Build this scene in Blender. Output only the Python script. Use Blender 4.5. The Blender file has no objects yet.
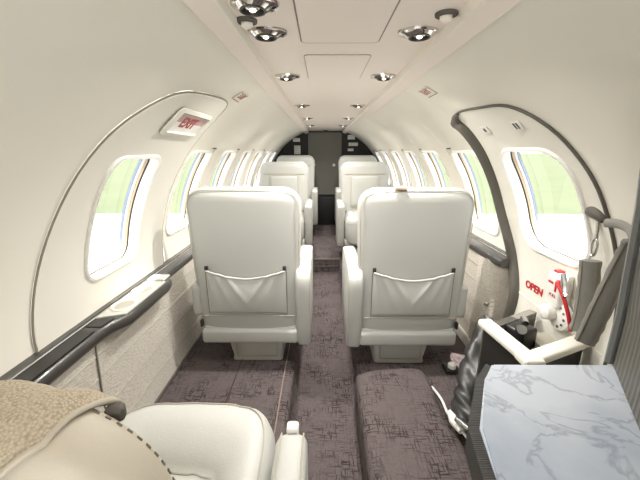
import bpy, bmesh, math, random
from mathutils import Vector, Matrix
random.seed(4)
PI = math.pi
sc = bpy.context.scene
COL = sc.collection
V = Vector

# ------------------------------------------------------------------ helpers
def lin(c):
    return tuple((x/12.92 if x <= .04045 else ((x+.055)/1.055)**2.4) for x in c)
def rgb(r, g, b):
    return lin((r/255, g/255, b/255)) + (1,)
def setin(b, name, v):
    if name in b.inputs: b.inputs[name].default_value = v
def mat(name, col, rough=.5, metal=0, bump=None, var=None, coat=0, emit=None, spec=.5, sheen=0):
    m = bpy.data.materials.new(name); m.use_nodes = True
    nt = m.node_tree; b = nt.nodes['Principled BSDF']
    setin(b, 'Base Color', col); setin(b, 'Roughness', rough); setin(b, 'Metallic', metal)
    setin(b, 'Coat Weight', coat); setin(b, 'Specular IOR Level', spec); setin(b, 'Sheen Weight', sheen)
    if emit:
        setin(b, 'Emission Color', emit[0]); setin(b, 'Emission Strength', emit[1])
    tc = nt.nodes.new('ShaderNodeTexCoord')
    if bump:
        n = nt.nodes.new('ShaderNodeTexNoise'); n.inputs['Scale'].default_value = bump[0]
        n.inputs['Detail'].default_value = 4
        nt.links.new(tc.outputs['Object'], n.inputs['Vector'])
        bp = nt.nodes.new('ShaderNodeBump'); bp.inputs['Strength'].default_value = bump[1]
        bp.inputs['Distance'].default_value = .002
        nt.links.new(n.outputs['Fac'], bp.inputs['Height']); nt.links.new(bp.outputs['Normal'], b.inputs['Normal'])
    if var:
        n = nt.nodes.new('ShaderNodeTexNoise'); n.inputs['Scale'].default_value = var[0]
        nt.links.new(tc.outputs['Object'], n.inputs['Vector'])
        mx = nt.nodes.new('ShaderNodeMix'); mx.data_type = 'RGBA'
        mx.inputs['A'].default_value = col; mx.inputs['B'].default_value = var[1]
        nt.links.new(n.outputs['Fac'], mx.inputs['Factor']); nt.links.new(mx.outputs['Result'], b.inputs['Base Color'])
    return m
def link(o, parent=None):
    COL.objects.link(o)
    if parent: o.parent = parent
    return o
def obj(name, bm, m, parent=None, smooth=True, ang=40):
    bmesh.ops.recalc_face_normals(bm, faces=bm.faces)
    me = bpy.data.meshes.new(name); bm.to_mesh(me); bm.free()
    me.materials.append(m)
    if smooth:
        for p in me.polygons: p.use_smooth = True
        me.set_sharp_from_angle(angle=math.radians(ang))
    return link(bpy.data.objects.new(name, me), parent)
def tag(o, label=None, cat=None, group=None, kind=None):
    if label: o['label'] = label
    if cat: o['category'] = cat
    if group: o['group'] = group
    if kind: o['kind'] = kind
    return o
def thing(name, label, cat, loc=(0,0,0), rz=0, group=None):
    o = bpy.data.objects.new(name, None); o.empty_display_size = .05; link(o)
    o.location = loc; o.rotation_euler = (0,0,rz)
    return tag(o, label, cat, group)
def struct(o): o['kind'] = 'structure'; return o
def copy_tree(o, parent=None):
    c = o.copy(); COL.objects.link(c); c.parent = parent
    for ch in list(o.children): copy_tree(ch, c)
    return c
def box(bm, c, s, bev=0, seg=3, rot=None, M=None):
    r = bmesh.ops.create_cube(bm, size=1); vs = r['verts']
    for v in vs: v.co = V((v.co.x*s[0], v.co.y*s[1], v.co.z*s[2]))
    if bev:
        es = list({e for v in vs for e in v.link_edges})
        g = bmesh.ops.bevel(bm, geom=es, offset=bev, segments=seg, affect='EDGES', profile=.5)
        vs = list({v for f in g['faces'] for v in f.verts} | {v for v in vs if v.is_valid})
    T = Matrix.Translation(V(c))
    if rot is not None: T = T @ rot
    if M is not None: T = M @ T
    for v in vs: v.co = T @ v.co
def tube(bm, pts, r, n=8, closed=False, ry=None, up=None, caps=True):
    pts = [V(p) for p in pts]; N = len(pts); rings = []
    prev = None
    for i, p in enumerate(pts):
        if closed: t = pts[(i+1) % N]-pts[i-1]
        else: t = pts[min(i+1, N-1)]-pts[max(i-1, 0)]
        t.normalize()
        if up is not None:
            u = up[i] if isinstance(up, list) else up
            a = V(u)-t*V(u).dot(t)
        elif prev is None:
            a = V((0,0,1))-t*t.z
            if a.length < .1: a = V((1,0,0))-t*t.x
        else: a = prev-t*prev.dot(t)
        a.normalize(); prev = a; b = t.cross(a)
        rr = r[i] if isinstance(r, (list, tuple)) else r
        r2 = rr if ry is None else (ry[i] if isinstance(ry, (list, tuple)) else ry)
        rings.append([bm.verts.new(p+a*math.cos(2*PI*k/n)*rr+b*math.sin(2*PI*k/n)*r2) for k in range(n)])
    for i in range(N if closed else N-1):
        A, B = rings[i], rings[(i+1) % N]
        for k in range(n): bm.faces.new((A[k], A[(k+1) % n], B[(k+1) % n], B[k]))
    if not closed and caps:
        bm.faces.new(rings[0][::-1]); bm.faces.new(rings[-1])
def loft(bm, rings, cap=True):
    R = [[bm.verts.new(V(p)) for p in r] for r in rings]; n = len(R[0])
    for A, B in zip(R, R[1:]):
        for k in range(n): bm.faces.new((A[k], A[(k+1) % n], B[(k+1) % n], B[k]))
    if cap: bm.faces.new(R[0][::-1]); bm.faces.new(R[-1])
def sup(a, b, e, n=32):
    out = []
    for k in range(n):
        t = 2*PI*k/n; c, s = math.cos(t), math.sin(t)
        out.append((a*math.copysign(abs(c)**(2/e), c), b*math.copysign(abs(s)**(2/e), s)))
    return out
def prism(bm, poly, z0, z1, ax='z'):
    f = {'z': lambda a, b, h: V((a, b, h)), 'y': lambda a, b, h: V((a, h, b)), 'x': lambda a, b, h: V((h, a, b))}[ax]
    A = [bm.verts.new(f(a, b, z0)) for a, b in poly]; B = [bm.verts.new(f(a, b, z1)) for a, b in poly]
    n = len(poly); bm.faces.new(A[::-1]); bm.faces.new(B)
    for k in range(n): bm.faces.new((A[k], A[(k+1) % n], B[(k+1) % n], B[k]))
def catmull(P, n=6, closed=False):
    P = [V(p) for p in P]; N = len(P); out = []
    rng = range(N if closed else N-1)
    for i in rng:
        if closed: a, b, c, d = P[i-1], P[i], P[(i+1) % N], P[(i+2) % N]
        else: a, b, c, d = P[max(i-1, 0)], P[i], P[i+1], P[min(i+2, N-1)]
        for k in range(n):
            t = k/n
            out.append(.5*((2*b)+(c-a)*t+(2*a-5*b+4*c-d)*t*t+(3*b-3*c+d-a)*t**3))
    if not closed: out.append(P[-1])
    return out
def rrect(y0, y1, s0, s1, r, n=6):
    out = []
    for cx, cy, a0 in ((y1-r, s1-r, 0), (y0+r, s1-r, 90), (y0+r, s0+r, 180), (y1-r, s0+r, 270)):
        for k in range(n+1):
            a = math.radians(a0+90*k/n); out.append((cx+r*math.cos(a), cy+r*math.sin(a)))
    return out

# ------------------------------------------------------------------ materials
leather = mat('pale leather', rgb(179,179,172), .5, bump=(260,.25), var=(2.5, rgb(184,184,177)))
leather2 = mat('seam leather', rgb(176,171,156), .5)
stitch = mat('dark stitch', rgb(120,112,98), .7)
plastic = mat('cream plastic', rgb(192,190,182), .4)
cream = mat('cream headliner', rgb(233,229,216), .8, bump=(180,.12), var=(1.3, rgb(236,232,220)))
creamsm = mat('cream door trim', rgb(229,226,214), .65)
ceilm = mat('ceiling laminate', rgb(240,229,218), .5)
lipm = mat('ivory trim strip', rgb(240,234,220), .3)
seamm = mat('seam line', rgb(138,132,122), .8)
white = mat('white plastic', rgb(235,233,226), .35)
gloss = mat('dark glossy laminate', rgb(62,60,56), .28, coat=.3)
darkpl = mat('black plastic', rgb(38,37,35), .4)
gasket = mat('dark grey rubber', rgb(88,84,76), .6, bump=(90,.4))
steel = mat('brushed steel', rgb(190,190,188), .25, 1)
chrome = mat('chrome', rgb(215,212,208), .08, 1)
red = mat('red paint', rgb(190,40,45), .4)
redtext = mat('red lettering', rgb(165,60,60), .5)
pinklens = mat('rose tinted lens', rgb(196,160,155), .25)
greyfab = mat('grey strap fabric', rgb(132,130,123), .75, bump=(160,.5))
blackfab = mat('black crumpled vinyl', rgb(52,51,48), .38, bump=(60,.5))
beige = mat('shade toned beige leather', rgb(192,183,165), .5, bump=(200,.2))  # near backrest's shade is put into this beige; also colours the throw hem
greydoor = mat('grey door laminate', rgb(118,115,106), .5)
black = mat('black panel', rgb(22,19,17), .5)
apronm = mat('pale concrete', rgb(168,168,168), .8, var=(.4, rgb(156,157,158)))
wingm = mat('wing paint', rgb(150,165,190), .35)
glow = mat('lamp bulb', rgb(255,250,235), .3, emit=(rgb(255,244,222), 2.5))
bluetrim = mat('blue grey window seal', rgb(140,152,175), .35)
tan = mat('tan window seal', rgb(196,172,140), .5)
slate = mat('slate edge trim', rgb(112,113,110), .5)

def carpet_mat():
    m = bpy.data.materials.new('woven carpet'); m.use_nodes = True; nt = m.node_tree; L = nt.links
    b = nt.nodes['Principled BSDF']; b.inputs['Roughness'].default_value = .95; setin(b, 'Specular IOR Level', .1)
    tc = nt.nodes.new('ShaderNodeTexCoord')
    def layer(sx, sy, scale, lo, hi, off):
        mp = nt.nodes.new('ShaderNodeMapping'); mp.inputs['Scale'].default_value = (sx, sy, 1); mp.inputs['Location'].default_value = (off, off*2, 0)
        L.new(tc.outputs['Object'], mp.inputs['Vector'])
        n = nt.nodes.new('ShaderNodeTexVoronoi'); n.distance = 'CHEBYCHEV'; n.inputs['Scale'].default_value = scale
        L.new(mp.outputs['Vector'], n.inputs['Vector'])
        sp = nt.nodes.new('ShaderNodeSeparateColor'); L.new(n.outputs['Color'], sp.inputs[0])
        r = nt.nodes.new('ShaderNodeMapRange'); r.inputs['From Min'].default_value = lo; r.inputs['From Max'].default_value = hi
        L.new(sp.outputs[0], r.inputs['Value']); return r.outputs['Result']
    a = layer(1, 8, 34, .72, .8, .3)     # fine dashes across
    c = layer(8, 1, 32, .76, .84, 1.7)     # fine dashes along
    mx = nt.nodes.new('ShaderNodeMath'); mx.operation = 'MAXIMUM'; L.new(a, mx.inputs[0]); L.new(c, mx.inputs[1])
    n = nt.nodes.new('ShaderNodeTexNoise'); n.inputs['Scale'].default_value = 7; L.new(tc.outputs['Object'], n.inputs['Vector'])
    pr = nt.nodes.new('ShaderNodeMapRange'); pr.inputs['From Min'].default_value = .38; pr.inputs['From Max'].default_value = .62
    pr.inputs['To Min'].default_value = .15; pr.inputs['To Max'].default_value = .85
    L.new(n.outputs['Fac'], pr.inputs['Value'])
    ml = nt.nodes.new('ShaderNodeMath'); ml.operation = 'MULTIPLY'; L.new(mx.outputs[0], ml.inputs[0]); L.new(pr.outputs['Result'], ml.inputs[1])
    n2 = nt.nodes.new('ShaderNodeTexNoise'); n2.inputs['Scale'].default_value = 240; L.new(tc.outputs['Object'], n2.inputs['Vector'])
    base = nt.nodes.new('ShaderNodeMix'); base.data_type = 'RGBA'
    base.inputs['A'].default_value = rgb(74,66,65); base.inputs['B'].default_value = rgb(113,103,101); L.new(n2.outputs['Fac'], base.inputs['Factor'])
    dk = nt.nodes.new('ShaderNodeMix'); dk.data_type = 'RGBA'; dk.inputs['B'].default_value = rgb(46,38,38)
    L.new(base.outputs['Result'], dk.inputs['A']); L.new(ml.outputs[0], dk.inputs['Factor'])
    L.new(dk.outputs['Result'], b.inputs['Base Color'])
    bp = nt.nodes.new('ShaderNodeBump'); bp.inputs['Strength'].default_value = .6; bp.inputs['Distance'].default_value = .003
    L.new(n2.outputs['Fac'], bp.inputs['Height']); L.new(bp.outputs['Normal'], b.inputs['Normal'])
    return m
carpet = carpet_mat()

def panel_fabric():
    m = mat('woven wall fabric', rgb(206,199,186), .75); nt = m.node_tree; L = nt.links; b = nt.nodes['Principled BSDF']
    tc = nt.nodes.new('ShaderNodeTexCoord'); mp = nt.nodes.new('ShaderNodeMapping'); mp.inputs['Scale'].default_value = (1, 1, 2.2)
    L.new(tc.outputs['Object'], mp.inputs['Vector'])
    n = nt.nodes.new('ShaderNodeTexVoronoi'); n.inputs['Scale'].default_value = 75; L.new(mp.outputs['Vector'], n.inputs['Vector'])
    bp = nt.nodes.new('ShaderNodeBump'); bp.inputs['Strength'].default_value = .55; bp.inputs['Distance'].default_value = .004
    L.new(n.outputs['Distance'], bp.inputs['Height']); L.new(bp.outputs['Normal'], b.inputs['Normal'])
    mx = nt.nodes.new('ShaderNodeMix'); mx.data_type = 'RGBA'; mx.inputs['A'].default_value = rgb(214,208,196); mx.inputs['B'].default_value = rgb(190,182,168)
    L.new(n.outputs['Distance'], mx.inputs['Factor']); L.new(mx.outputs['Result'], b.inputs['Base Color'])
    return m
fabric = panel_fabric()

def marble_mat():
    m = mat('white veined marble', rgb(222,224,228), .2, coat=.3); nt = m.node_tree; L = nt.links; b = nt.nodes['Principled BSDF']
    tc = nt.nodes.new('ShaderNodeTexCoord')
    n = nt.nodes.new('ShaderNodeTexNoise'); n.inputs['Scale'].default_value = 9; n.inputs['Detail'].default_value = 8; n.inputs['Distortion'].default_value = .6
    L.new(tc.outputs['Object'], n.inputs['Vector'])
    s = nt.nodes.new('ShaderNodeMath'); s.operation = 'SUBTRACT'; s.inputs[1].default_value = .5; L.new(n.outputs['Fac'], s.inputs[0])
    a = nt.nodes.new('ShaderNodeMath'); a.operation = 'ABSOLUTE'; L.new(s.outputs[0], a.inputs[0])
    r = nt.nodes.new('ShaderNodeMapRange'); r.inputs['From Min'].default_value = 0; r.inputs['From Max'].default_value = .022
    r.inputs['To Min'].default_value = .42; r.inputs['To Max'].default_value = 0; L.new(a.outputs[0], r.inputs['Value'])
    n2 = nt.nodes.new('ShaderNodeTexNoise'); n2.inputs['Scale'].default_value = 5; n2.inputs['Detail'].default_value = 5; L.new(tc.outputs['Object'], n2.inputs['Vector'])
    c1 = nt.nodes.new('ShaderNodeMix'); c1.data_type = 'RGBA'; c1.inputs['A'].default_value = rgb(158,168,180); c1.inputs['B'].default_value = rgb(186,192,200)
    r2 = nt.nodes.new('ShaderNodeMapRange'); r2.inputs['From Min'].default_value = .35; r2.inputs['From Max'].default_value = .6
    L.new(n2.outputs['Fac'], r2.inputs['Value']); L.new(r2.outputs['Result'], c1.inputs['Factor'])
    c2 = nt.nodes.new('ShaderNodeMix'); c2.data_type = 'RGBA'; c2.inputs['B'].default_value = rgb(104,110,120)
    L.new(c1.outputs['Result'], c2.inputs['A']); L.new(r.outputs['Result'], c2.inputs['Factor']); L.new(c2.outputs['Result'], b.inputs['Base Color'])
    return m
marble = marble_mat()

def ribbed(name, c1, c2, scale, axis=1, rough=.5):
    m = mat(name, c1, rough); nt = m.node_tree; L = nt.links; b = nt.nodes['Principled BSDF']
    tc = nt.nodes.new('ShaderNodeTexCoord'); w = nt.nodes.new('ShaderNodeTexWave'); w.inputs['Scale'].default_value = scale
    w.bands_direction = 'XYZ'[axis]; w.inputs['Distortion'].default_value = 1.0; L.new(tc.outputs['Object'], w.inputs['Vector'])
    mx = nt.nodes.new('ShaderNodeMix'); mx.data_type = 'RGBA'; mx.inputs['A'].default_value = c1; mx.inputs['B'].default_value = c2
    L.new(w.outputs['Fac'], mx.inputs['Factor']); L.new(mx.outputs['Result'], b.inputs['Base Color'])
    bp = nt.nodes.new('ShaderNodeBump'); bp.inputs['Strength'].default_value = .5; bp.inputs['Distance'].default_value = .003
    L.new(w.outputs['Fac'], bp.inputs['Height']); L.new(bp.outputs['Normal'], b.inputs['Normal'])
    return m
ribedge = ribbed('ribbed dark edge', rgb(40,40,38), rgb(70,68,64), 95)
divm = ribbed('dark wood grain', rgb(66,65,60), rgb(104,102,94), 34, 0)
def knit_mat():
    m = mat('knitted throw', rgb(205,192,168), .9); nt = m.node_tree; L = nt.links; b = nt.nodes['Principled BSDF']
    tc = nt.nodes.new('ShaderNodeTexCoord'); n = nt.nodes.new('ShaderNodeTexVoronoi'); n.inputs['Scale'].default_value = 300
    L.new(tc.outputs['Object'], n.inputs['Vector'])
    mx = nt.nodes.new('ShaderNodeMix'); mx.data_type = 'RGBA'; mx.inputs['A'].default_value = rgb(212,200,178); mx.inputs['B'].default_value = rgb(160,146,120)
    L.new(n.outputs['Distance'], mx.inputs['Factor']); L.new(mx.outputs['Result'], b.inputs['Base Color'])
    bp = nt.nodes.new('ShaderNodeBump'); bp.inputs['Strength'].default_value = .8; bp.inputs['Distance'].default_value = .003; bp.invert = True
    L.new(n.outputs['Distance'], bp.inputs['Height']); L.new(bp.outputs['Normal'], b.inputs['Normal'])
    return m
knit = knit_mat()

def grass_mat():
    m = mat('mown grass', rgb(170,205,120), .9); nt = m.node_tree; L = nt.links; b = nt.nodes['Principled BSDF']
    tc = nt.nodes.new('ShaderNodeTexCoord'); n = nt.nodes.new('ShaderNodeTexNoise'); n.inputs['Scale'].default_value = .6; n.inputs['Detail'].default_value = 9
    L.new(tc.outputs['Object'], n.inputs['Vector'])
    mx = nt.nodes.new('ShaderNodeMix'); mx.data_type = 'RGBA'; mx.inputs['A'].default_value = rgb(84,96,66); mx.inputs['B'].default_value = rgb(110,116,88)
    L.new(n.outputs['Fac'], mx.inputs['Factor']); L.new(mx.outputs['Result'], b.inputs['Base Color'])
    return m
def glass_mat():
    m = bpy.data.materials.new('window acrylic'); m.use_nodes = True; nt = m.node_tree; nt.nodes.clear(); L = nt.links
    o = nt.nodes.new('ShaderNodeOutputMaterial'); t = nt.nodes.new('ShaderNodeBsdfTransparent'); t.inputs[0].default_value = (.50, .505, .515, 1)
    g = nt.nodes.new('ShaderNodeBsdfGlossy'); g.inputs['Roughness'].default_value = .03
    mx = nt.nodes.new('ShaderNodeMixShader'); mx.inputs[0].default_value = .05; L.new(t.outputs[0], mx.inputs[1]); L.new(g.outputs[0], mx.inputs[2])
    L.new(mx.outputs[0], o.inputs[0]); return m
glass = glass_mat()

# ------------------------------------------------------------------ hull geometry
RR, ZC, AZ = .83, .53, -.14
STOP, SBOT = 1.022, -.56
def wpt(side, y, s, off=0):
    if s >= 0:
        th = s/RR; x, z = (RR-off)*math.cos(th), ZC+(RR-off)*math.sin(th)
    else: x, z = RR+.06*s-off, ZC+s
    return V((side*x, y, z))
def wframe(side, y, s, off=0):
    p = wpt(side, y, s, off); th = max(s, 0)/RR
    n = V((-side*math.cos(th), 0, -math.sin(th))); up = V((-side*math.sin(th), 0, math.cos(th)))
    right = V((0, -side, 0))
    return p, right, up, n
def wmat(side, y, s, off=0):
    p, r, u, n = wframe(side, y, s, off)
    return Matrix(((r.x,u.x,n.x,p.x),(r.y,u.y,n.y,p.y),(r.z,u.z,n.z,p.z),(0,0,0,1)))
def z2s(z): return RR*math.asin((z-ZC)/RR) if z >= ZC else z-ZC
def cast(poly, c, a):
    d = (math.cos(a), math.sin(a)); best = 0
    n = len(poly)
    for i in range(n):
        p, q = poly[i], poly[(i+1) % n]; e = (q[0]-p[0], q[1]-p[1])
        den = d[0]*e[1]-d[1]*e[0]
        if abs(den) < 1e-12: continue
        w = (p[0]-c[0], p[1]-c[1]); t = (w[0]*e[1]-w[1]*e[0])/den; u = (w[0]*d[1]-w[1]*d[0])/den
        if t > 0 and -1e-6 <= u <= 1+1e-6: best = max(best, t)
    return (c[0]+d[0]*best, c[1]+d[1]*best)
def annulus(bm, side, c, outer, inner, rings, off=0, extra=(), n=96, offi=None):
    if offi is None: offi = off
    angs = [2*PI*k/n for k in range(n)]
    for p in list(extra):
        angs.append(math.atan2(p[1]-c[1], p[0]-c[0]) % (2*PI))
    angs = sorted(angs); A = [angs[0]]
    for a in angs[1:]:
        if a-A[-1] > 1e-4: A.append(a)
    O = [cast(outer, c, a) for a in A]; I = [cast(inner, c, a) if inner else c for a in A]
    R = []
    for k in range(rings+1):
        t = k/rings
        if not inner and k == rings: break
        R.append([bm.verts.new(wpt(side, o[0]+(i[0]-o[0])*t, o[1]+(i[1]-o[1])*t, off+(offi-off)*t)) for o, i in zip(O, I)])
    m = len(A)
    for P, Q in zip(R, R[1:]):
        for k in range(m): bm.faces.new((P[k], P[(k+1) % m], Q[(k+1) % m], Q[k]))
    if not inner:
        cv = bm.verts.new(wpt(side, c[0], c[1], off))
        for k in range(m): bm.faces.new((R[-1][k], R[-1][(k+1) % m], cv))
def grid(bm, side, y0, y1, s0, s1, ny, ns, off=0):
    G = [[bm.verts.new(wpt(side, y0+(y1-y0)*i/ny, s0+(s1-s0)*j/ns, off)) for j in range(ns+1)] for i in range(ny+1)]
    for i in range(ny):
        for j in range(ns): bm.faces.new((G[i][j], G[i+1][j], G[i+1][j+1], G[i][j+1]))

def hull_normals(o, side):
    me = o.data; ns_ = []
    for v in me.vertices:
        x, y, z = v.co
        if z >= ZC: n = V((-x, 0, -(z-ZC))).normalized()
        else: n = V((-side, 0, 0))
        ns_.append(n)
    f = me.polygons[0]; c = f.center
    # make faces point inwards, then give every vertex the true hull normal
    bm = bmesh.new(); bm.from_mesh(me)
    for fc in bm.faces:
        c = fc.calc_center_median(); n = V((-c.x, 0, -max(0, c.z-ZC)))
        if fc.normal.dot(n) < 0: fc.normal_flip()
    bm.to_mesh(me); bm.free()
    me.normals_split_custom_set_from_vertices(ns_)
Y0, Y1 = -.5, 4.85
WS = [(1.575,1.885),(2.10,2.42),(2.63,2.95),(3.16,3.48),(3.69,4.01),(4.22,4.54)]
def zs(L): return [(y, z2s(z)) for y, z in L]
hatch_out = [(p.x, p.y) for p in catmull([(a, b, 0) for a, b in zs(
    [(.785,.52),(.80,.66),(.845,.86),(.90,1.06),(.965,1.155),(1.06,1.215),(1.25,1.235),(1.44,1.235),(1.515,1.18),(1.53,1.05),(1.53,.85),(1.525,.62),(1.50,.50),(1.2,.485),(.82,.485)])], 5, True)]
door_out = [(p.x, p.y) for p in catmull([(a, b, 0) for a, b in zs(
    [(1.475,1.175),(1.40,1.195),(1.25,1.193),(1.08,1.178),(.985,1.11),(.935,.99),(.92,.86),(.905,.7),(.89,.5),(.88,.3),(.88,.08),(.93,.04),(1.33,.04),(1.375,.08),(1.38,.25),(1.365,.42),(1.42,.56),(1.505,.76),(1.505,.92),(1.475,1.07),(1.465,1.14)])], 5, True)]
hatch_win = rrect(1.0, 1.30, z2s(.625), z2s(1.025), .055)
door_win = rrect(1.0, 1.37, z2s(.665), z2s(1.05), .10)
for side, nm in ((-1, 'wall_left'), (1, 'wall_right')):
    bm = bmesh.new()
    cells = []
    if side < 0: cells.append((.74, 1.55, -.10, .93, hatch_out, (1.15, z2s(.83))))
    else: cells.append((.80, 1.55, -.53, .93, door_out, (1.19, z2s(.86))))
    for i, (a, b) in enumerate(WS):
        cells.append((a-.025 if i else 1.55, b+.05, .06, .75, rrect(a, b, z2s(.64), z2s(1.04), .05), ((a+b)/2, z2s(.84))))
    y = Y0
    for (a, b, s0, s1, hole, c) in cells:
        if a > y+1e-6: grid(bm, side, y, a, SBOT, STOP, 4, 40)
        grid(bm, side, a, b, SBOT, s0, 2, 8); grid(bm, side, a, b, s1, STOP, 2, 8)
        R = [(a, s0), (b, s0), (b, s1), (a, s1)]
        ex_ = [(a+(b-a)*q/24, t) for q in range(25) for t in (s0, s1)]+[(t, s0+(s1-s0)*q/64) for q in range(65) for t in (a, b)]
        annulus(bm, side, c, R, hole, 8, extra=ex_)
        y = b
    grid(bm, side, y, Y1, SBOT, STOP, 4, 40)
    bmesh.ops.remove_doubles(bm, verts=bm.verts, dist=1e-5)
    hull_normals(struct(obj(nm, bm, cream, ang=180)), side)

# windows: reveal, seals and pane
def make_window(name, side, hole, c, label_parent=None, depth=.060, base=0):
    def sc_(f, grow=0):
        out = []
        for p in hole:
            d = (p[0]-c[0], p[1]-c[1]); l = math.hypot(*d); k = f+grow/l
            out.append((c[0]+d[0]*k, c[1]+d[1]*k))
        return out
    def ring(bm, L):
        for (A, oa), (B, ob) in zip(L, L[1:]):
            annulus(bm, side, c, A, B, 1, oa, offi=ob, n=72)
    bm = bmesh.new(); ring(bm, [(sc_(1, .012), base), (sc_(1, .009), base+.007), (sc_(1, .001), base+.009), (sc_(1, -.002), base+.003), (sc_(.998), -.026)])
    f = obj(name, bm, white, label_parent)
    if label_parent is None: struct(f)
    bm = bmesh.new(); ring(bm, [(sc_(.998), -.026), (sc_(.990), -.028), (sc_(.990), -.032)]); obj('window_gasket', bm, darkpl, f)
    bm = bmesh.new(); ring(bm, [(sc_(.990), -.032), (sc_(.990), -.041)]); obj('inner_seal', bm, tan, f)
    bm = bmesh.new(); ring(bm, [(sc_(.990), -.041), (sc_(.980), -.042), (sc_(.980), -.050)]); obj('outer_seal', bm, white, f)
    bm = bmesh.new(); ring(bm, [(sc_(.980), -.050), (sc_(.972), -.051), (sc_(.972), -depth)]); obj('window_rim', bm, bluetrim, f)
    bm = bmesh.new(); annulus(bm, side, c, sc_(.974), None, 5, -depth+.003, n=48); obj('window_pane', bm, glass, f)
    return f
k = 1
for side in (-1, 1):
    for (a, b) in WS:
        c = ((a+b)/2, z2s(.84)); w = make_window('window_%d' % k, side, rrect(a, b, z2s(.64), z2s(1.04), .05), c); k += 1
        # sliding shade rail along the far jamb with its small latch
        bm = bmesh.new(); tube(bm, [wpt(side, b+.018, z2s(.62)+(z2s(1.06)-z2s(.62))*q/12, .006) for q in range(13)], .005, 6)
        obj('shade_rail', bm, lipm, w)
        bm = bmesh.new(); box(bm, (0,0,0), (.05,.006,.006), .002, 2, M=wmat(side, b-.03, z2s(1.062), .006)); obj('shade_latch', bm, gasket, w)

# entry door and exit hatch panels
def curve_panel(name, side, out, hole, c, m, off=.006):
    bm = bmesh.new(); annulus(bm, side, c, out, hole, 14, off, n=160)
    annulus(bm, side, c, out, [(c[0]+(p[0]-c[0])*.999, c[1]+(p[1]-c[1])*.999) for p in out], 1, -.012, n=160, offi=off)
    return obj(name, bm, m, ang=60)
hp = curve_panel('emergency_exit_hatch', -1, hatch_out, hatch_win, (1.15, z2s(.83)), creamsm)
tag(hp, 'curved cream emergency exit hatch around the nearest window on the left wall', 'hatch')
bm = bmesh.new(); tube(bm, [wpt(-1, a, b, .0045) for a, b in hatch_out], .003, 6, True); obj('hatch_seam', bm, seamm, hp)
bm = bmesh.new(); tube(bm, [wpt(-1, .008*0+1.155+(a-1.155)*.985, z2s(.85)+(b-z2s(.85))*.985, .005) for a, b in hatch_out], .003, 6, True); obj('hatch_piping', bm, lipm, hp)
make_window('window_frame', -1, hatch_win, (1.15, z2s(.83)), hp, base=.006)
dp = curve_panel('door_1', 1, door_out, door_win, (1.19, z2s(.86)), creamsm); struct(dp)
make_window('window_frame', 1, door_win, (1.19, z2s(.86)), dp, base=.006)
# seal: thick along the far edge, thin elsewhere
M_ = len(door_out)
bm = bmesh.new(); tube(bm, [wpt(1, a, b, .004) for a, b in door_out], .005, 6, True); obj('door_seam', bm, gasket, dp)
i0 = 13*5; thick = door_out[i0:] + door_out[:6]
bm = bmesh.new(); L_ = len(thick)
tube(bm, [wpt(1, a, b, .012) for a, b in thick], [.026 if k_ > 3 else .020 for k_ in range(L_-5)]+[.014,.012,.010,.008,.005], 10, up=V((-.8,0,-.5)), ry=[.021]*(L_-4)+[.015,.012,.009,.006])
obj('door_seal', bm, gasket, dp)
# horizontal trim line on the door, a lower kick line
bm = bmesh.new(); tube(bm, [(.822, 1.385, .445), (.822, 1.18, .435), (.822, .90, .43)], .006, 6); obj('door_trim_line', bm, lipm, dp)

# ------------------------------------------------------------------ lettering
def text(body, size, m, parent, M, name='lettering', ext=.0006, bold=0):
    cu = bpy.data.curves.new('t', 'FONT'); cu.body = body; cu.size = size; cu.extrude = ext; cu.align_x = 'CENTER'; cu.align_y = 'CENTER'; cu.offset = bold
    t = bpy.data.objects.new('t', cu); COL.objects.link(t); dg = bpy.context.evaluated_depsgraph_get()
    me = bpy.data.meshes.new_from_object(t.evaluated_get(dg)); bpy.data.objects.remove(t)
    me.transform(M); me.materials.clear(); me.materials.append(m); me.name = name
    return link(bpy.data.objects.new(name, me), parent)
Mo = wmat(1, 1.262, z2s(.50), .009)
text('OPEN', .043, red, dp, Mo, 'open_lettering', bold=.0012)
# door handle assembly
M = wmat(1, 1.10, z2s(.565), .03)
hb = bpy.data.objects.new('latch_housing', None); hb.parent = dp; COL.objects.link(hb)
COL.objects.unlink(hb); bpy.data.objects.remove(hb)
bm = bmesh.new(); box(bm, (0,0,0), (.070,.125,.05), .010, 3, M=M); hb = obj('latch_housing', bm, white, dp)
hb['label'] = 'white latch housing'
bm = bmesh.new(); box(bm, (-.012,.064,.0), (.024,.012,.028), .004, 2, M=M); obj('red_button', bm, red, hb)
bm = bmesh.new(); box(bm, (.016,.018,.026), (.008,.036,.004), .001, 1, M=M); box(bm, (-.010,.028,.026), (.024,.008,.004), .001, 1, M=M)
obj('warning_mark', bm, red, hb)
text('PULL', .016, redtext, hb, M @ Matrix.Translation((.006,-.018,.0262)), 'small_lettering')
bm = bmesh.new(); tube(bm, catmull([M @ V(q) for q in [(.03,.045,.03),(.055,.040,.045),(.09,.015,.05),(.115,-.035,.045),(.125,-.09,.035)]], 6), .0065, 8); obj('door_lever', bm, red, dp)['label'] = 'red curved lever'
bm = bmesh.new(); tube(bm, [M @ V(q) for q in [(.035,.07,.02),(.075,.05,.04),(.10,.02,.05)]], .009, 8); obj('lever_guard', bm, steel, dp)
E2 = wmat(1, 1.075, z2s(.475), .02)
bm = bmesh.new(); tube(bm, [E2 @ V((0,0,-.005)), E2 @ V((0,0,.012)), E2 @ V((0,0,.016))], [.052,.052,.046], 28, up=V((0,0,1))); esc = obj('lock_plate', bm, white, dp)
bm = bmesh.new(); tube(bm, [E2 @ V((-.03,0,.016)), E2 @ V((-.03,0,.045)), E2 @ V((-.03,0,.05))], [.03,.027,.02], 20, up=V((0,0,1))); obj('lock_knob', bm, white, esc)
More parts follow.
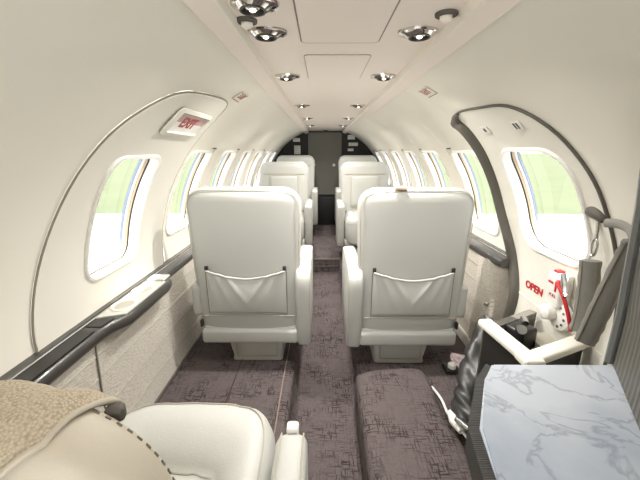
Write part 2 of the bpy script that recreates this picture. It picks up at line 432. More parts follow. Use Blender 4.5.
for q in range(5):
    a = -1.2+q*.6; bm = bmesh.new(); tube(bm, [E2 @ V((.036*math.cos(a),.038*math.sin(a),.015)), E2 @ V((.036*math.cos(a),.038*math.sin(a),.019))], .005, 8); obj('screw', bm, steel, esc)
for y, z, t in ((1.32, 1.128, 'A'), (1.11, 1.128, 'B')):
    M = wmat(1, y, z2s(z), .010)
    bm = bmesh.new(); box(bm, (0,0,0), (.05,.036,.003), .001, 1, M=M)
    pl = obj('door_placard', bm, white, dp)
    bm = bmesh.new()
    if t == 'A': box(bm, (0,0,.002), (.010,.016,.002), 0, M=M)
    else:
        box(bm, (-.008,0,.002), (.005,.024,.002), 0, M=M); box(bm, (.008,0,.002), (.005,.024,.002), 0, M=M)
    obj('placard_mark', bm, darkpl, pl)

# exit sign over the hatch
M = wmat(-1, 1.285, z2s(1.15), .024)
ex = thing('exit_sign', 'recessed exit sign above the hatch window on the left', 'sign')
bm = bmesh.new()
fo = rrect(-.15,.15,-.060,.060,.02,4); fi = rrect(-.130,.130,-.046,.046,.006,4)
def frame_ring(bm, M, L):
    R = [[bm.verts.new(M @ V((p[0], p[1], z))) for p in poly] for poly, z in L]; n = len(R[0])
    for A, B in zip(R, R[1:]):
        for q in range(n): bm.faces.new((A[q], A[(q+1) % n], B[(q+1) % n], B[q]))
frame_ring(bm, M, [(fo,-.012),(fo,-.006),(fi,-.002),(fi,-.014)]); obj('sign_frame', bm, creamsm, ex)
bm = bmesh.new(); prism(bm, [(-.13,.0),(.13,.0),(.13,.046),(-.13,.046)], -.015, -.011); bm.transform(M); obj('rose_lens', bm, pinklens, ex)
bm = bmesh.new(); prism(bm, [(-.13,-.046),(.13,-.046),(.13,.0),(-.13,.0)], -.015, -.011); bm.transform(M); obj('white_lens', bm, white, ex)
text('EXIT', .062, redtext, ex, M @ Matrix.Translation((.0,.0,-.0105)), 'exit_lettering', bold=.002)
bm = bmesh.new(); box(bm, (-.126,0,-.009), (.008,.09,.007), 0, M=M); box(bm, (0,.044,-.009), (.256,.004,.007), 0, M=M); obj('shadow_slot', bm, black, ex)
for side, y, z, lb in ((-1,1.47,1.262,'small red lettered placard on the left headliner behind the recessed exit sign'), (1,1.42,1.272,'small red lettered placard on the right headliner above the entry door')):
    M = wmat(side, y, z2s(z), .004)
    t = thing('exit_placard', lb, 'placard')
    bm = bmesh.new(); box(bm, (0,0,0), (.10,.055,.004), .0015, 1, M=M); obj('placard_plate', bm, creamsm, t)
    text('EXIT', .034, redtext, t, M @ Matrix.Translation((0,.004,.0024)), 'placard_lettering')
    bm = bmesh.new()
    for yy in (-.022,.022): box(bm, (0,yy,.002), (.09,.003,.002), 0, M=M)
    obj('placard_border', bm, redtext, t)

# ------------------------------------------------------------------ ceiling
prof = [(.290,1.314),(.284,1.312),(.284,1.286),(.281,1.284),(.243,1.2995),(.240,1.301),(.244,1.323),(.236,1.324)]
bm = bmesh.new()
full = prof + [(-a, b) for a, b in reversed(prof)]
A = [bm.verts.new((a, Y0, b)) for a, b in full]; B = [bm.verts.new((a, Y1, b)) for a, b in full]
for q in range(len(full)-1): bm.faces.new((A[q], A[q+1], B[q+1], B[q]))
ce = struct(obj('ceiling', bm, ceilm, ang=15))
for sd, n_ in ((-1, 'trim_1'), (1, 'trim_2')):
    bm = bmesh.new(); prism(bm, [(sd*.2440,1.2985),(sd*.2440,1.3245),(sd*.2365,1.3245),(sd*.2385,1.3005)], Y0, Y1, 'y'); struct(obj(n_, bm, mat('ivory bevel', rgb(240,234,222), .7), smooth=False))
def seam_loop(poly, z, r, name, m, parent=None):
    bm = bmesh.new(); tube(bm, [(a, b, z) for a, b in poly], r, 6, True); return obj(name, bm, m, parent)
for (a, b, lb, m) in ((.42,.985,'large outlined ceiling panel nearest the camera', seamm), (1.105,1.435,'smaller faint ceiling panel just behind the large outlined one', ceilm)):
    t = thing('access_panel', lb, 'panel', (0,0,1.324))
    bm = bmesh.new(); prism(bm, rrect(-.103,.097,a,b,.014), -.003, .001); obj('panel_board', bm, ceilm, t)
    seam_loop(rrect(-.105,.099,a-.002,b+.002,.016), -.001, .0022 if m is seamm else .0016, 'panel_seam', m if m is seamm else leather2, t)
# lights
def make_light():
    t = thing('reading_light', 'x', 'light', (0,0,1.324))
    bm = bmesh.new()
    def ringv(r, z, sx=1, dx=0): return [(dx+sx*r*math.cos(2*PI*q/32), r*math.sin(2*PI*q/32), z) for q in range(32)]
    loft(bm, [ringv(.047,.001,1.35,.006), ringv(.046,-.005,1.33,.006), ringv(.040,-.007,1.15,.002), ringv(.036,-.012), ringv(.031,-.013), ringv(.028,-.004), ringv(.027,.000)], cap=False)
    obj('bezel', bm, chrome, t)
    bm = bmesh.new(); loft(bm, [ringv(.027,-.001), ringv(.024,-.007), ringv(.015,-.011), ringv(.006,-.012)]); ey = obj('reflector', bm, chrome, t)
    bm = bmesh.new(); loft(bm, [ringv(.009,-.010), ringv(.008,-.0135), ringv(.003,-.0155)]); obj('bulb', bm, glow, ey)
    bm = bmesh.new(); loft(bm, [ringv(.0325,-.0125), ringv(.0335,-.0145), ringv(.029,-.0145), ringv(.0275,-.006)], cap=False); obj('shadow_ring', bm, darkpl, t)
    return t
L0 = make_light(); first = True
spots = [(.75,'nearest'),(.91,'second'),(1.39,'third'),(2.21,'fourth'),(3.0,'fifth'),(3.8,'sixth')]
for sx in (-1, 1):
    for y, w in spots:
        if sx > 0 and y < .8: continue
        o = L0 if first else copy_tree(L0); first = False
        o.location = (sx*(.188 if y < 2 else .178), y, 1.324); o.scale = (.78,.82,1)
        if sx > 0: o.rotation_euler.z = PI
        w2 = w if sx < 0 else {'second':'nearest','third':'second','fourth':'third','fifth':'fourth','sixth':'fifth'}[w]
        o['label'] = 'chrome reading light in the %s ceiling row, %s to the camera' % ('left' if sx < 0 else 'right', w2 if w2=='nearest' else w2+' nearest')
        o['group'] = 'chrome reading lights along the ceiling'
def make_vent():
    t = thing('air_vent', 'x', 'vent', (0,0,1.32))
    bm = bmesh.new()
    def rg(r, z): return [(r*math.cos(2*PI*q/20), r*math.sin(2*PI*q/20), z) for q in range(20)]
    loft(bm, [rg(.024,.004), rg(.023,-.003), rg(.016,-.006), rg(.014,.0)], cap=False); obj('vent_collar', bm, gasket, t)
    bm = bmesh.new(); loft(bm, [rg(.013,.0), rg(.013,-.010), rg(.009,-.014), rg(.004,-.015)]); obj('vent_nozzle', bm, lipm, t)
    return t
v0 = make_vent(); v0.location = (-.218,.835,1.322); v0['label'] = 'small round air vent beside the left chrome reading lights'
v1 = copy_tree(v0); v1.location = (.213,.80,1.322); v1['label'] = 'small round air vent beside the nearest right chrome reading light'
bm = bmesh.new(); box(bm, (0,4.70,1.312), (.06,.03,.02), .004); tag(obj('ceiling_latch', bm, darkpl), 'small dark latch on the ceiling above the far grey door', 'latch')

# ------------------------------------------------------------------ floor
def fprof(y):
    xl, xr = -.185, .125
    r = .03
    P = [(-.80,0)]
    for q in range(6): a = PI/2-PI/2*q/5; P.append((xl-r+r*math.cos(a), -r+r*math.sin(a)))
    P += [(xl+.012, AZ+.015),(xl+.03,AZ),(xr-.03,AZ),(xr-.012,AZ+.015)]
    for q in range(6): a = PI-PI/2*q/5; P.append((xr+r+r*math.cos(a), -r+r*math.sin(a)))
    P.append((.80,0)); return P
bm = bmesh.new(); P = fprof(0)
ys = [Y0,.5,1.3,2.2,3.16]; R = [[bm.verts.new((a, y, b)) for a, b in P] for y in ys]
for A, B in zip(R, R[1:]):
    for q in range(len(P)-1): bm.faces.new((A[q], A[q+1], B[q+1], B[q]))
# rear raised floor and step riser
prism(bm, [(-.80,3.16),(.80,3.16),(.80,4.85),(-.80,4.85)], -.2, 0)
fl = struct(obj('floor', bm, carpet, ang=50))
bm = bmesh.new(); tube(bm, [(-.17,3.158,-.004),(.12,3.158,-.004)], .008, 8); tube(bm, [(-.165,3.152,-.075),(.115,3.152,-.075)], .005, 8); struct(obj('trim_3', bm, gasket))
# rounded carpeted hump on the right, beside the entrance
bm = bmesh.new()
hum = [(.105,1.25),(.12,1.315),(.19,1.35),(.30,1.365),(.40,1.365),(.435,1.33),(.44,1.20),(.43,1.05),(.455,.94),(.44,.80),(.42,.5),(.42,Y0),(.105,Y0),(.10,.6)]
hp_ = [(p.x, p.y) for p in catmull([(a, b, 0) for a, b in hum], 5, True)]
cx_ = .27
def hr(f, z): return [(cx_+(a-cx_)*(1-f*.9), (b if b < 0 else b-f*.10*b), z) for a, b in hp_]
loft(bm, [hr(0,-.138), hr(0,.018), hr(.03,.036), hr(.09,.050), hr(.18,.056), hr(.35,.058)])
tag(obj('carpeted_step', bm, carpet, ang=60), 'raised carpeted step block with rounded corners between the aisle and marble cabinet', 'step')
# pale binding along the left platform edge
bm = bmesh.new(); tube(bm, [(-.228,.5,.001),(-.232,1.3,.001),(-.228,1.75,.001)], .003, 6); struct(obj('trim_4', bm, mat('carpet binding', rgb(140,122,112), .9)))
bm = bmesh.new()
for x in (-.462,): tube(bm, [(x,.6,.001),(x,1.8,.001)], .003, 6)
struct(obj('trim_5', bm, mat('carpet joint', rgb(62,50,48), .9)))

# ------------------------------------------------------------------ lower side panels and ledges
def lower_panel(name, side, ya, yb, top):
    bm = bmesh.new(); n = 14
    pr = []
    for q in range(n+1):
        t = q/n; pr.append((.762+.012*math.sin(t*PI)-.0*t, top*t))
    NY = 20; G = [[bm.verts.new((side*(a), ya+(yb-ya)*i/NY, b)) for a, b in pr] for i in range(NY+1)]
    for i in range(NY):
        for j in range(n): bm.faces.new((G[i][j], G[i+1][j], G[i+1][j+1], G[i][j+1]))
    # close the end that faces the camera
    e = G[0]; o1 = bm.verts.new((side*.825, ya, top)); o0 = bm.verts.new((side*.80, ya, 0)); bm.faces.new(e+[o1, o0])
    return obj(name, bm, fabric)
lp = struct(lower_panel('wall_left_lower', -1, Y0, Y1, .49)); rp = struct(lower_panel('wall_right_lower', 1, 1.47, Y1, .55))
for pr_, sd, ya, hs in ((lp, -1, Y0, (.10,.21,.33,.41)), (rp, 1, 1.47, (.12,.24,.38,.47))):
    bm = bmesh.new()
    for h in hs:
        x = .762+.012*math.sin(h/.5*PI); tube(bm, [(sd*(x-.001), ya, h), (sd*(x-.001), Y1, h)], .0025, 6)
    obj('panel_seam', bm, leather2, pr_)
bm = bmesh.new(); tube(bm, [(-.769,.915,.0),(-.772,.915,.25),(-.762,.915,.47)], .003, 6); obj('panel_joint', bm, seamm, lp)
bm = bmesh.new(); box(bm, (-.757, 2.2, .006), (.010, 5.3, .012), .003); struct(obj('baseboard_left', bm, gasket))
bm = bmesh.new(); box(bm, (.755, 3.16, .03), (.016, 3.38, .06), .003); struct(obj('baseboard_right', bm, creamsm))
# right end column beside the door seal
bm = bmesh.new(); prism(bm, [(p[0], p[1]) for p in [(.745,1.50),(.755,1.45),(.78,1.425),(.835,1.42),(.835,1.62),(.755,1.62)]], 0, .545)
t = obj('end_column', bm, fabric, rp)
bm = bmesh.new(); tube(bm, [(.742,1.475,.33),(.752,1.462,.33)], .010, 12); obj('column_snap', bm, steel, rp)

def ledge(name, side, secs, top, th, m, label, cat='ledge'):
    bm = bmesh.new(); rings = []
    for y, xi in secs:
        xo = .828; r = .016
        pr = [(xo, top-th), (xo, top+.006), (xo-.022, top+.006), (xo-.026, top)]
        for q in range(7):
            a = PI/2+PI*q/6; pr.append((xi+r*1.0+r*math.cos(a), top-th/2+(th/2)*math.sin(a)))
        rings.append([(side*a, y, b) for a, b in pr])
    loft(bm, rings); return tag(obj(name, bm, m, ang=50), label, cat)
la = ledge('side_ledge', -1, [(Y0,.735),(.90,.735),(.96,.728),(1.02,.700),(1.30,.695),(1.345,.705),(1.355,.745),(1.37,.757)]+[(1.5+.3*q,.757) for q in range(12)], .508, .045, gloss,
    'long dark glossy armrest ledge under the windows along the left wall')
lb = ledge('side_ledge', 1, [(1.415,.757),(1.45,.745)]+[(1.6+.2*q,.745) for q in range(17)], .575, .045, gloss, 'long dark glossy armrest ledge under the windows along the right wall')
lb['category'] = 'ledge'
for l_, sd, top, ya in ((la,-1,.508,Y0),(lb,1,.575,1.42)):
    bm = bmesh.new()
    tube(bm, [(sd*.797, ya, top+.002), (sd*.797, Y1-.02, top+.002)], .004, 6); obj('ledge_groove', bm, steel, l_)
for sd, par, z, y0_, y1_, x0_, x1_ in ((-1, la, .508, .93, 1.30, .73,.80), ):
    bm = bmesh.new(); poly = [(sd*.797,.98),(sd*.797,1.30),(sd*.71,1.30),(sd*.712,1.01)]
    prism(bm, poly, z-.001, z+.004); bk = obj('cup_tray', bm, plastic, par); bk['label'] = 'cream cup holder tray'
    for yy in (1.075, 1.205):
        bm = bmesh.new()
        def rg(r, zz): return [(sd*.755+.92*r*math.cos(2*PI*q/28), yy+1.15*r*math.sin(2*PI*q/28), zz) for q in range(28)]
        loft(bm, [rg(.044,z+.004), rg(.043,z+.008), rg(.039,z+.009), rg(.036,z+.006), rg(.033,z+.0045)], cap=False)
        obj('cup_rim', bm, lipm, bk)
        bm = bmesh.new(); loft(bm, [rg(.036,z+.0045), rg(.01,z+.0046)]); obj('cup_well', bm, leather2, bk)
bm = bmesh.new(); prism(bm, [(-.79,.60),(-.79,.90),(-.745,.90),(-.745,.60)], .508, .512); obj('table_lid', bm, darkpl, la)
bm = bmesh.new(); prism(bm, [(-.79,.925),(-.79,.965),(-.735,.985),(-.742,.925)], .508, .511); obj('table_lid', bm, darkpl, la)
bm = bmesh.new(); box(bm, (-.757,1.335,.513), (.075,.06,.012), .005); obj('ledge_latch', bm, plastic, la)

# ------------------------------------------------------------------ bulkhead
bm = bmesh.new(); pts = [(.80,0)]
for q in range(33):
    th = STOP/RR*q/32; pts.append((RR*math.cos(th), ZC+RR*math.sin(th)))
pts += [(.24,1.335)]
pts = pts+[(-a, b) for a, b in reversed(pts)]
prism(bm, pts, Y1, Y1+.04, 'y'); bk = struct(obj('wall_back', bm, black, smooth=False))
bm = bmesh.new(); prism(bm, rrect(-.245,.225,.44,1.305,.03), Y1-.02, Y1, 'y'); d2 = struct(obj('door_2', bm, greydoor, ang=30))
for x in (-.165,.12):
    bm = bmesh.new(); tube(bm, [(x,Y1-.02,.86),(x,Y1-.045,.86),(x,Y1-.05,.86)], [.022,.02,.012], 16); obj('door_knob', bm, lipm, d2)
bm = bmesh.new(); box(bm, (0,4.80,.21), (.56,.08,.42), .01); tag(obj('low_black_cabinet', bm, black), 'low black cabinet standing below the far grey door', 'cabinet')
for x, z, w, h, lb in ((-.41,1.205,.10,.05,'small wide white placard left of the far grey door, upper of two'),(-.40,1.07,.09,.12,'taller white placard left of the far grey door, lower of two'),
        (.36,1.24,.10,.06,'white placard right of the far grey door, topmost of three'),(.39,1.145,.13,.045,'widest white placard right of the far grey door, middle of three'),(.355,1.07,.08,.035,'smallest white placard right of the far grey door, lowest of three')):
    bm = bmesh.new(); box(bm, (x,Y1-.004,z), (w,.008,h), .002, 2); o = tag(obj('bulkhead_placard', bm, white), lb, 'placard')
    bm = bmesh.new()
    for q in range(max(1, int(h/.03))): box(bm, (x,Y1-.009,z+h/2-.018-q*.027), (w*.7,.002,.006))
    obj('printed_lines', bm, plastic, o, smooth=False)

for nm, xa, xb in (('wall_front_light_block', -.83, -.36), ('wall_front_light_block', .36, .83)):  # unseen forward partition, added to cut the light entering behind the camera
    bm = bmesh.new(); box(bm, ((xa+xb)/2, Y0-.02, .55), (xb-xa, .03, 1.5), .004); struct(obj(nm, bm, cream))
# ------------------------------------------------------------------ seats
def back_mesh(bm, W, H, T, z0, lean, rc=.075, grow=0, zbase=None, bulge=.02, topscale=1.10):
    zsn = [z0+ (H-z0)*q/14 for q in range(12)]
    nt_ = 8; zt = zsn[-1]
    for q in range(1, nt_+1):
        a = PI/2*q/nt_; zsn.append(zt+(H-zt)*math.sin(a))
    rings = []
    for z in zsn:
        u = (z-z0)/(H-z0); w = W*(1+(topscale-1)*u); t = T*(1-.25*u)
        if z > H-rc: k_ = math.sqrt(max(0, 1-((z-(H-rc))/rc)**2)); w = w-rc*(1-k_)
        if z > H-T*.4: k_ = math.sqrt(max(.004, 1-((z-(H-T*.4))/(T*.4))**2)); t *= max(.12, k_)
        if z < z0+.02: t *= .8
        cy = -lean*(z-z0)
        rings.append([(a, cy+b+T*.5, z) for a, b in sup(w, t/2, 4.2, 48)])
    loft(bm, rings)
def back_w(W, H, z0, z, rc, topscale=1.10):
    u = (z-z0)/(H-z0); w = W*(1+(topscale-1)*u)
    if z > H-rc: w -= rc*(1-math.sqrt(max(0, 1-((z-(H-rc))/rc)**2)))
    return w
def make_seat(aisle, H=.892, W=.228, lean=.03, rear_detail=True, lm=leather):
    t = thing('cabin_seat', 'x', 'seat')
    T = .12; z0 = .215; rc = .085
    bm = bmesh.new(); back_mesh(bm, W, H, T, z0, lean, rc)
    bk = obj('backrest', bm, lm, t, ang=60)
    def yr(z): return -lean*(z-z0)        # rear face
    def yf(z): return -lean*(z-z0)+T*(1-.12*(z-z0)/(H-z0))
    # piping round the rear edge
    loop = []
    zz = [z0+.03+(H-rc-z0-.03)*q/10 for q in range(11)]
    for z in zz: loop.append((back_w(W,H,z0,z,rc)-.007, yr(z)+.020, z))
    for q in range(1, 9):
        a = PI/2*q/8; wtop = back_w(W,H,z0,H-rc,rc)-rc
        loop.append((wtop+(rc-.008)*math.cos(a), yr(H)+.026, H-rc+(rc-.012)*math.sin(a)))
    loop = loop+[(-a, b, c) for a, b, c in reversed(loop)]
    bm = bmesh.new(); tube(bm, loop, .0022, 6); obj('piping', bm, leather2, bk)
    # front: raised bolster ring and inset panel
    bm = bmesh.new(); fp = rrect(-.140,.140,.47,H-.125,.02)
    tube(bm, [(a, yf(z)+.004, z) for a, z in fp], .006, 6, True); tube(bm, [(-.20, yf(H-.11)+.0, H-.11), (.20, yf(H-.11)+.0, H-.11)], .004, 6); obj('front_seam', bm, leather2, bk)
    bm = bmesh.new()
    R_ = []
    for f in (1, .96, .8, .4):
        c0, c1 = 0, (.47+H-.125)/2
        R_.append([(c0+(a-c0)*f, yf(c1+(z-c1)*f)+(.002 if f == 1 else .010 if f > .9 else .016), c1+(z-c1)*f) for a, z in fp])
    loft(bm, R_); obj('back_insert', bm, lm, bk, ang=60)
    if rear_detail:
        # gathered map pocket
        bm = bmesh.new(); nx, nz = 44, 26; G = []
        pw = .178
        for i in range(nx+1):
            u = i/nx*2-1; col = []
            ztop = .515-.028*(1-u*u)-.006*math.cos(3*u)
            for j in range(nz+1):
                v = j/nz; z = .305+(ztop-.305)*v
                sag = .030*(1-u*u)**.6*(.25+.75*math.sin(PI*min(1, v*.9+.1)))
                fold = 0
                for s_ in (-1, 1):
                    for ph, st in ((.10,.5),(.30,.8),(.55,1.1)):
                        d = (s_*u*.9+ -1+ph + (1-v)*st*.6)
                        fold += .0075*math.exp(-(d/.07)**2)*v*.9
                edge = min(1, (1-abs(u))/.06)*min(1, v/.05+.15)
                y = yr(z)-.002-(sag*.55+fold+.003)*edge
                col.append(bm.verts.new((u*pw, y, z)))
            G.append(col)
        for i in range(nx):
            for j in range(nz): bm.faces.new((G[i][j], G[i+1][j], G[i+1][j+1], G[i][j+1]))
        hem = [v.co.copy() for v in (g[-1] for g in G)]
        pk = obj('map_pocket', bm, lm, bk, ang=80)
        bm = bmesh.new(); tube(bm, hem, .005, 8); obj('pocket_hem', bm, lm, pk)
        bm = bmesh.new(); tube(bm, [(-pw,yr(.52)-.001,.525),(-pw,yr(.3)-.001,.30),(pw,yr(.3)-.001,.30),(pw,yr(.52)-.001,.525)], .0025, 6); obj('pocket_seam', bm, stitch, pk)
        for s_ in (-1, 1):
            bm = bmesh.new(); box(bm, (s_*(pw-.006), yr(.53)-.004, .530), (.016,.010,.024), .003); obj('pocket_tab', bm, darkpl if s_ else lm, pk)
        bm = bmesh.new(); tube(bm, [(-W+.02,yr(.285)+.004,.288),(W-.02,yr(.285)+.004,.288)], .003, 6); obj('back_seam', bm, leather2, bk)
        # cable clips at the lower corners
        for s_ in (-1, 1):
            bm = bmesh.new(); box(bm, (s_*(W-.004), .012, .245), (.012,.02,.035), .003); obj('recline_clip', bm, darkpl, t)
    # lower frame rail, pedestal
    bm = bmesh.new(); box(bm, (0,.02,.178), (2*W-.005,.055,.072), .016, 4); box(bm, (0,.24,.20), (2*W-.02,.46,.055), .015, 3); obj('seat_frame', bm, lm, t)
    bm = bmesh.new(); rings = []
    for z, a, b0, b1 in ((0,.125,.07,.40),(.02,.122,.075,.395),(.145,.14,.05,.42)):
        rings.append([(aisle*.015+p[0]*a/.14, (b0+b1)/2+p[1]*(b1-b0)/.36, z) for p in rrect(-.14,.14,-.18,.18,.02)])
    loft(bm, rings); pd = obj('pedestal', bm, plastic, t, ang=50)
    bm = bmesh.new(); tube(bm, [(aisle*.015+a, .066-.16*(z-.02)+.002, z) for a, z in rrect(-.10,.10,.025,.125,.012)], .0025, 6, True); obj('pedestal_panel', bm, leather2, pd)
    # cushion
    bm = bmesh.new(); rings = []
    for z, f, g in ((.215,.93,.96),(.24,.99,.99),(.32,1.0,1.0),(.385,1.0,1.0),(.415,.97,.985),(.43,.9,.95),(.436,.7,.8)):
        rings.append([(a*f, .32+b*g, z) for a, b in sup(W-.012,.25,5,48)])
    loft(bm, rings); cu = obj('seat_cushion', bm, lm, t, ang=60)
    bm = bmesh.new(); tube(bm, [(a, b, .4385) for a, b in rrect(-.125,.125,.12,.46,.03)], .004, 6, True); tube(bm, [(a*.985,.32+b*.99,.388) for a, b in sup(W-.01,.25,5,48)], .0035, 6, True); obj('cushion_seam', bm, leather2, cu)
    # aisle armrest: tall padded panel
    bm = bmesh.new(); x = aisle*.252
    outline = [(.0,.15),(-.025,.30),(-.035,.45),(-.015,.51),(.05,.53),(.36,.53),(.41,.515),(.42,.49),(.40,.30),(.36,.16),(.30,.13),(.04,.13)]
    ol = [(p.x, p.y) for p in catmull([(a, b, 0) for a, b in outline], 4, True)]; cy_, cz_ = .2, .34
    rr_ = []
    for dx, f in ((-.034,.93),(-.030,.97),(-.02,1),(.02,1),(.030,.97),(.034,.93)):
        rr_.append([(x+dx, cy_+(a-cy_)*f, cz_+(b-cz_)*f) for a, b in ol])
    loft(bm, rr_); ar = obj('armrest', bm, lm, t, ang=60)
    bm = bmesh.new(); tube(bm, [(x+aisle*.030, cy_+(a-cy_)*.965, cz_+(b-cz_)*.965) for a, b in ol], .003, 6, True); obj('armrest_piping', bm, leather2, ar)
    bm = bmesh.new(); box(bm, (-aisle*.240,.20,.36), (.045,.38,.16), .018, 4); obj('wall_armrest', bm, lm, t)
    # seat belt buckle
    bm = bmesh.new(); box(bm, (aisle*.20,.19,.45), (.03,.05,.02), .004); obj('belt_buckle', bm, steel, t)
    return t
sa = make_seat(1); sa.location = (-.396, 1.42, 0); sa.scale = (1.03,1,1); sa['label'] = 'cream seat left of the aisle seen from behind, with a gathered map pocket'
sb = make_seat(-1); sb.location = (.360, 1.40, 0); sb.scale = (1.02,1,1); sb.rotation_euler.z = 0; sb['label'] = 'cream seat right of the aisle seen from behind, small tan tab on top'
bm = bmesh.new(); box(bm, (-.075,.008,.892), (.050,.03,.014), .005); tb = obj('headrest_tab', bm, tan, sb)
tb['label'] = 'small tan leather tab'
grp = 'rear cabin seats facing forward'
for x, y, src, lb, s_ in ((-.432,3.46,sb,'white seat facing the camera, left of the aisle, with a square inset panel',1.06),(.385,3.46,sa,'white seat facing the camera, right of the aisle, with a square inset panel',1.06),
        (-.39,4.42,sb,'rearmost seat on the left, only its headrest top and armrest showing',1.12),(.41,4.42,sa,'rearmost seat on the right, only its headrest top and armrest showing',1.12)):
    o = copy_tree(src); o.location = (x, y, 0); o.rotation_euler.z = PI; o.scale = (1.0,1,s_); o['label'] = lb; o['group'] = grp
    for ch in list(o.children):
        if ch.name.startswith('headrest_tab'): bpy.data.objects.remove(ch)

# near seat (lower left corner), seen from above and behind
ns = thing('cabin_seat', 'nearest seat, lower left corner, beige arched backrest under a knitted throw', 'seat', (0,0,0))
NX, NH, NW, NR = -.413, .772, .185, .17
def near_w(z):
    return .02+(NW-.02)*math.sqrt(max(0, 1-((z-(NH-NR))/NR)**2)) if z > NH-NR else NW
def near_cy(z): return .29+.056*(NH-z)
def near_back(bm):
    rings = []; zb = .22
    zsn = [zb+(NH-NR-zb)*q/6 for q in range(7)]+[NH-NR+NR*math.sin(PI/2*q/18) for q in range(1, 19)]
    for z in zsn:
        t = .13
        if z > NH-NR: t = .13*max(.18, math.sqrt(max(0, 1-((z-(NH-NR))/NR)**2))**.5)
        rings.append([(NX+a, near_cy(z)+b, z) for a, b in sup(near_w(z), t/2, 2.8, 56)])
    loft(bm, rings)
bm = bmesh.new(); near_back(bm); nb = obj('backrest', bm, beige, ns, ang=70); nb['label'] = 'beige arched backrest'
bm = bmesh.new(); pts = []
for q in range(-40, 41):
    z = NH-NR-.05+(NR+.048)*math.cos(PI/2*q/41); t_ = .065*max(.18, math.sqrt(max(0, 1-(max(0, z-(NH-NR))/NR)**2))**.5); k_ = min(.8, .028/t_); pts.append((NX+math.copysign(near_w(z)*(1-k_**2.8)**(1/2.8)+.0005, q), near_cy(z)+k_*t_, z))
for q in range(0, 80, 2):
    if abs(q-40) > 3: tube(bm, [V(pts[q]), V(pts[q+1])], .0016, 6)
obj('backrest_stitching', bm, stitch, nb)['kind'] = 'stuff'
bm = bmesh.new(); rings = []
def cring(z, hx, y0_, y1_, e=4):
    out = []
    for a, b in sup(1, 1, e, 72):
        x = -.352+a*hx; y = (y0_+y1_)/2+b*(y1_-y0_)/2
        k_ = .0016*math.sin(x*95+3*math.sin(x*21)) * max(0, min(1, (z-.28)*8)) * (1 if b > .2 else 0)
        out.append((x, y+k_, z+k_*.5))
    return out
for z, hx, ya, yb in ((.20,.19,.27,.67),(.24,.203,.26,.685),(.36,.206,.26,.692),(.41,.204,.26,.69),(.435,.197,.265,.683),(.450,.182,.27,.668),(.456,.160,.275,.640),(.452,.140,.28,.600),(.440,.122,.285,.560),(.425,.110,.29,.530),(.412,.104,.29,.518),(.418,.085,.30,.50),(.420,.04,.36,.45)):
    rings.append(cring(z, hx, ya, yb))
loft(bm, rings); nc = obj('seat_cushion', bm, leather, ns, ang=80)
bm = bmesh.new()
tube(bm, cring(.4515, .183, .27, .668), .0016, 6, True); tube(bm, cring(.4125, .105, .289, .520), .0025, 6, True); obj('cushion_seam', bm, leather2, nc)
bm = bmesh.new(); prism(bm, rrect(-.50,-.20,.28,.62,.03), .0, .2); obj('pedestal', bm, plastic, ns)
bm = bmesh.new(); rings = []
ol = rrect(.05,.545,.18,.505,.03)
for dx, f in ((-.030,.95),(-.024,.985),(-.012,1),(.012,1),(.024,.985),(.030,.95)):
    rings.append([(-.108+dx, .3+(a-.3)*f, .34+(b-.34)*f) for a, b in ol])
loft(bm, rings); na = obj('armrest', bm, leather, ns, ang=70)
bm = bmesh.new()
for dx in (-.022,.022): tube(bm, [(-.108+dx, .1+.42*q/10, .5045) for q in range(11)]+[(-.108+dx,.544,.49),(-.108+dx,.546,.40)], .0016, 6)
obj('armrest_piping', bm, leather2, na)
bm = bmesh.new(); box(bm, (-.108,.545,.497), (.024,.022,.026), .004); lt = obj('armrest_latch', bm, white, ns)
bm = bmesh.new(); box(bm, (-.108,.557,.505), (.014,.003,.006)); obj('latch_slot', bm, darkpl, lt)
# knitted throw over the left shoulder of the near seat
def throw():
    bm = bmesh.new(); nu, nv = 64, 48; G = []
    for i in range(nu+1):
        u = i/nu; ph = 75-215*u; col = []
        for j in range(nv+1):
            v = j/nv; edge_ = -.312-.012*min(1, u*3)-.05*max(0, min(1, (u-.45)/.35))+.004*math.sin(u*9)
            x = -.605+(edge_+.605)*v; dx = abs(x-NX)
            zt = NH-NR+NR*math.sqrt(max(0, 1-((min(dx, NW-.004)-.0)/NW)**2)) if dx < NW-.004 else .655-(dx-NW)*1.5
            zt += .010+.004*math.sin(x*55+u*5)+.012*max(0, (-.47-x))
            a = math.radians(max(ph, -90)); y = .293+.074*math.sin(a); z = zt-.058*(1-math.cos(a))
            if ph < -90: z -= (-90-ph)*.0035; y -= .002
            y += .003*math.sin(x*70+u*3)
            col.append(bm.verts.new((x, y, z)))
        G.append(col)
    for i in range(nu):
        for j in range(nv): bm.faces.new((G[i][j], G[i+1][j], G[i+1][j+1], G[i][j+1]))
    edge = [g[-1].co.copy() for g in G]; far = [v.co.copy() for v in G[0]]
    return bm, edge, far
bm, edge, far = throw()
tw = obj('knitted_throw', bm, knit, ang=80); md = tw.modifiers.new('s', 'SOLIDIFY'); md.thickness = .007
tag(tw, 'beige knitted throw draped over the near seat at the lower left corner', 'blanket')
bm = bmesh.new(); tube(bm, edge, .0035, 8); tube(bm, far, .0035, 8); obj('throw_hem', bm, beige, tw)
bm = bmesh.new(); box(bm, (-.305,.338,.728), (.022,.016,.020), .005, rot=Matrix.Rotation(.3,4,'Z')); tb = obj('headrest_strap', bm, gasket, ns)

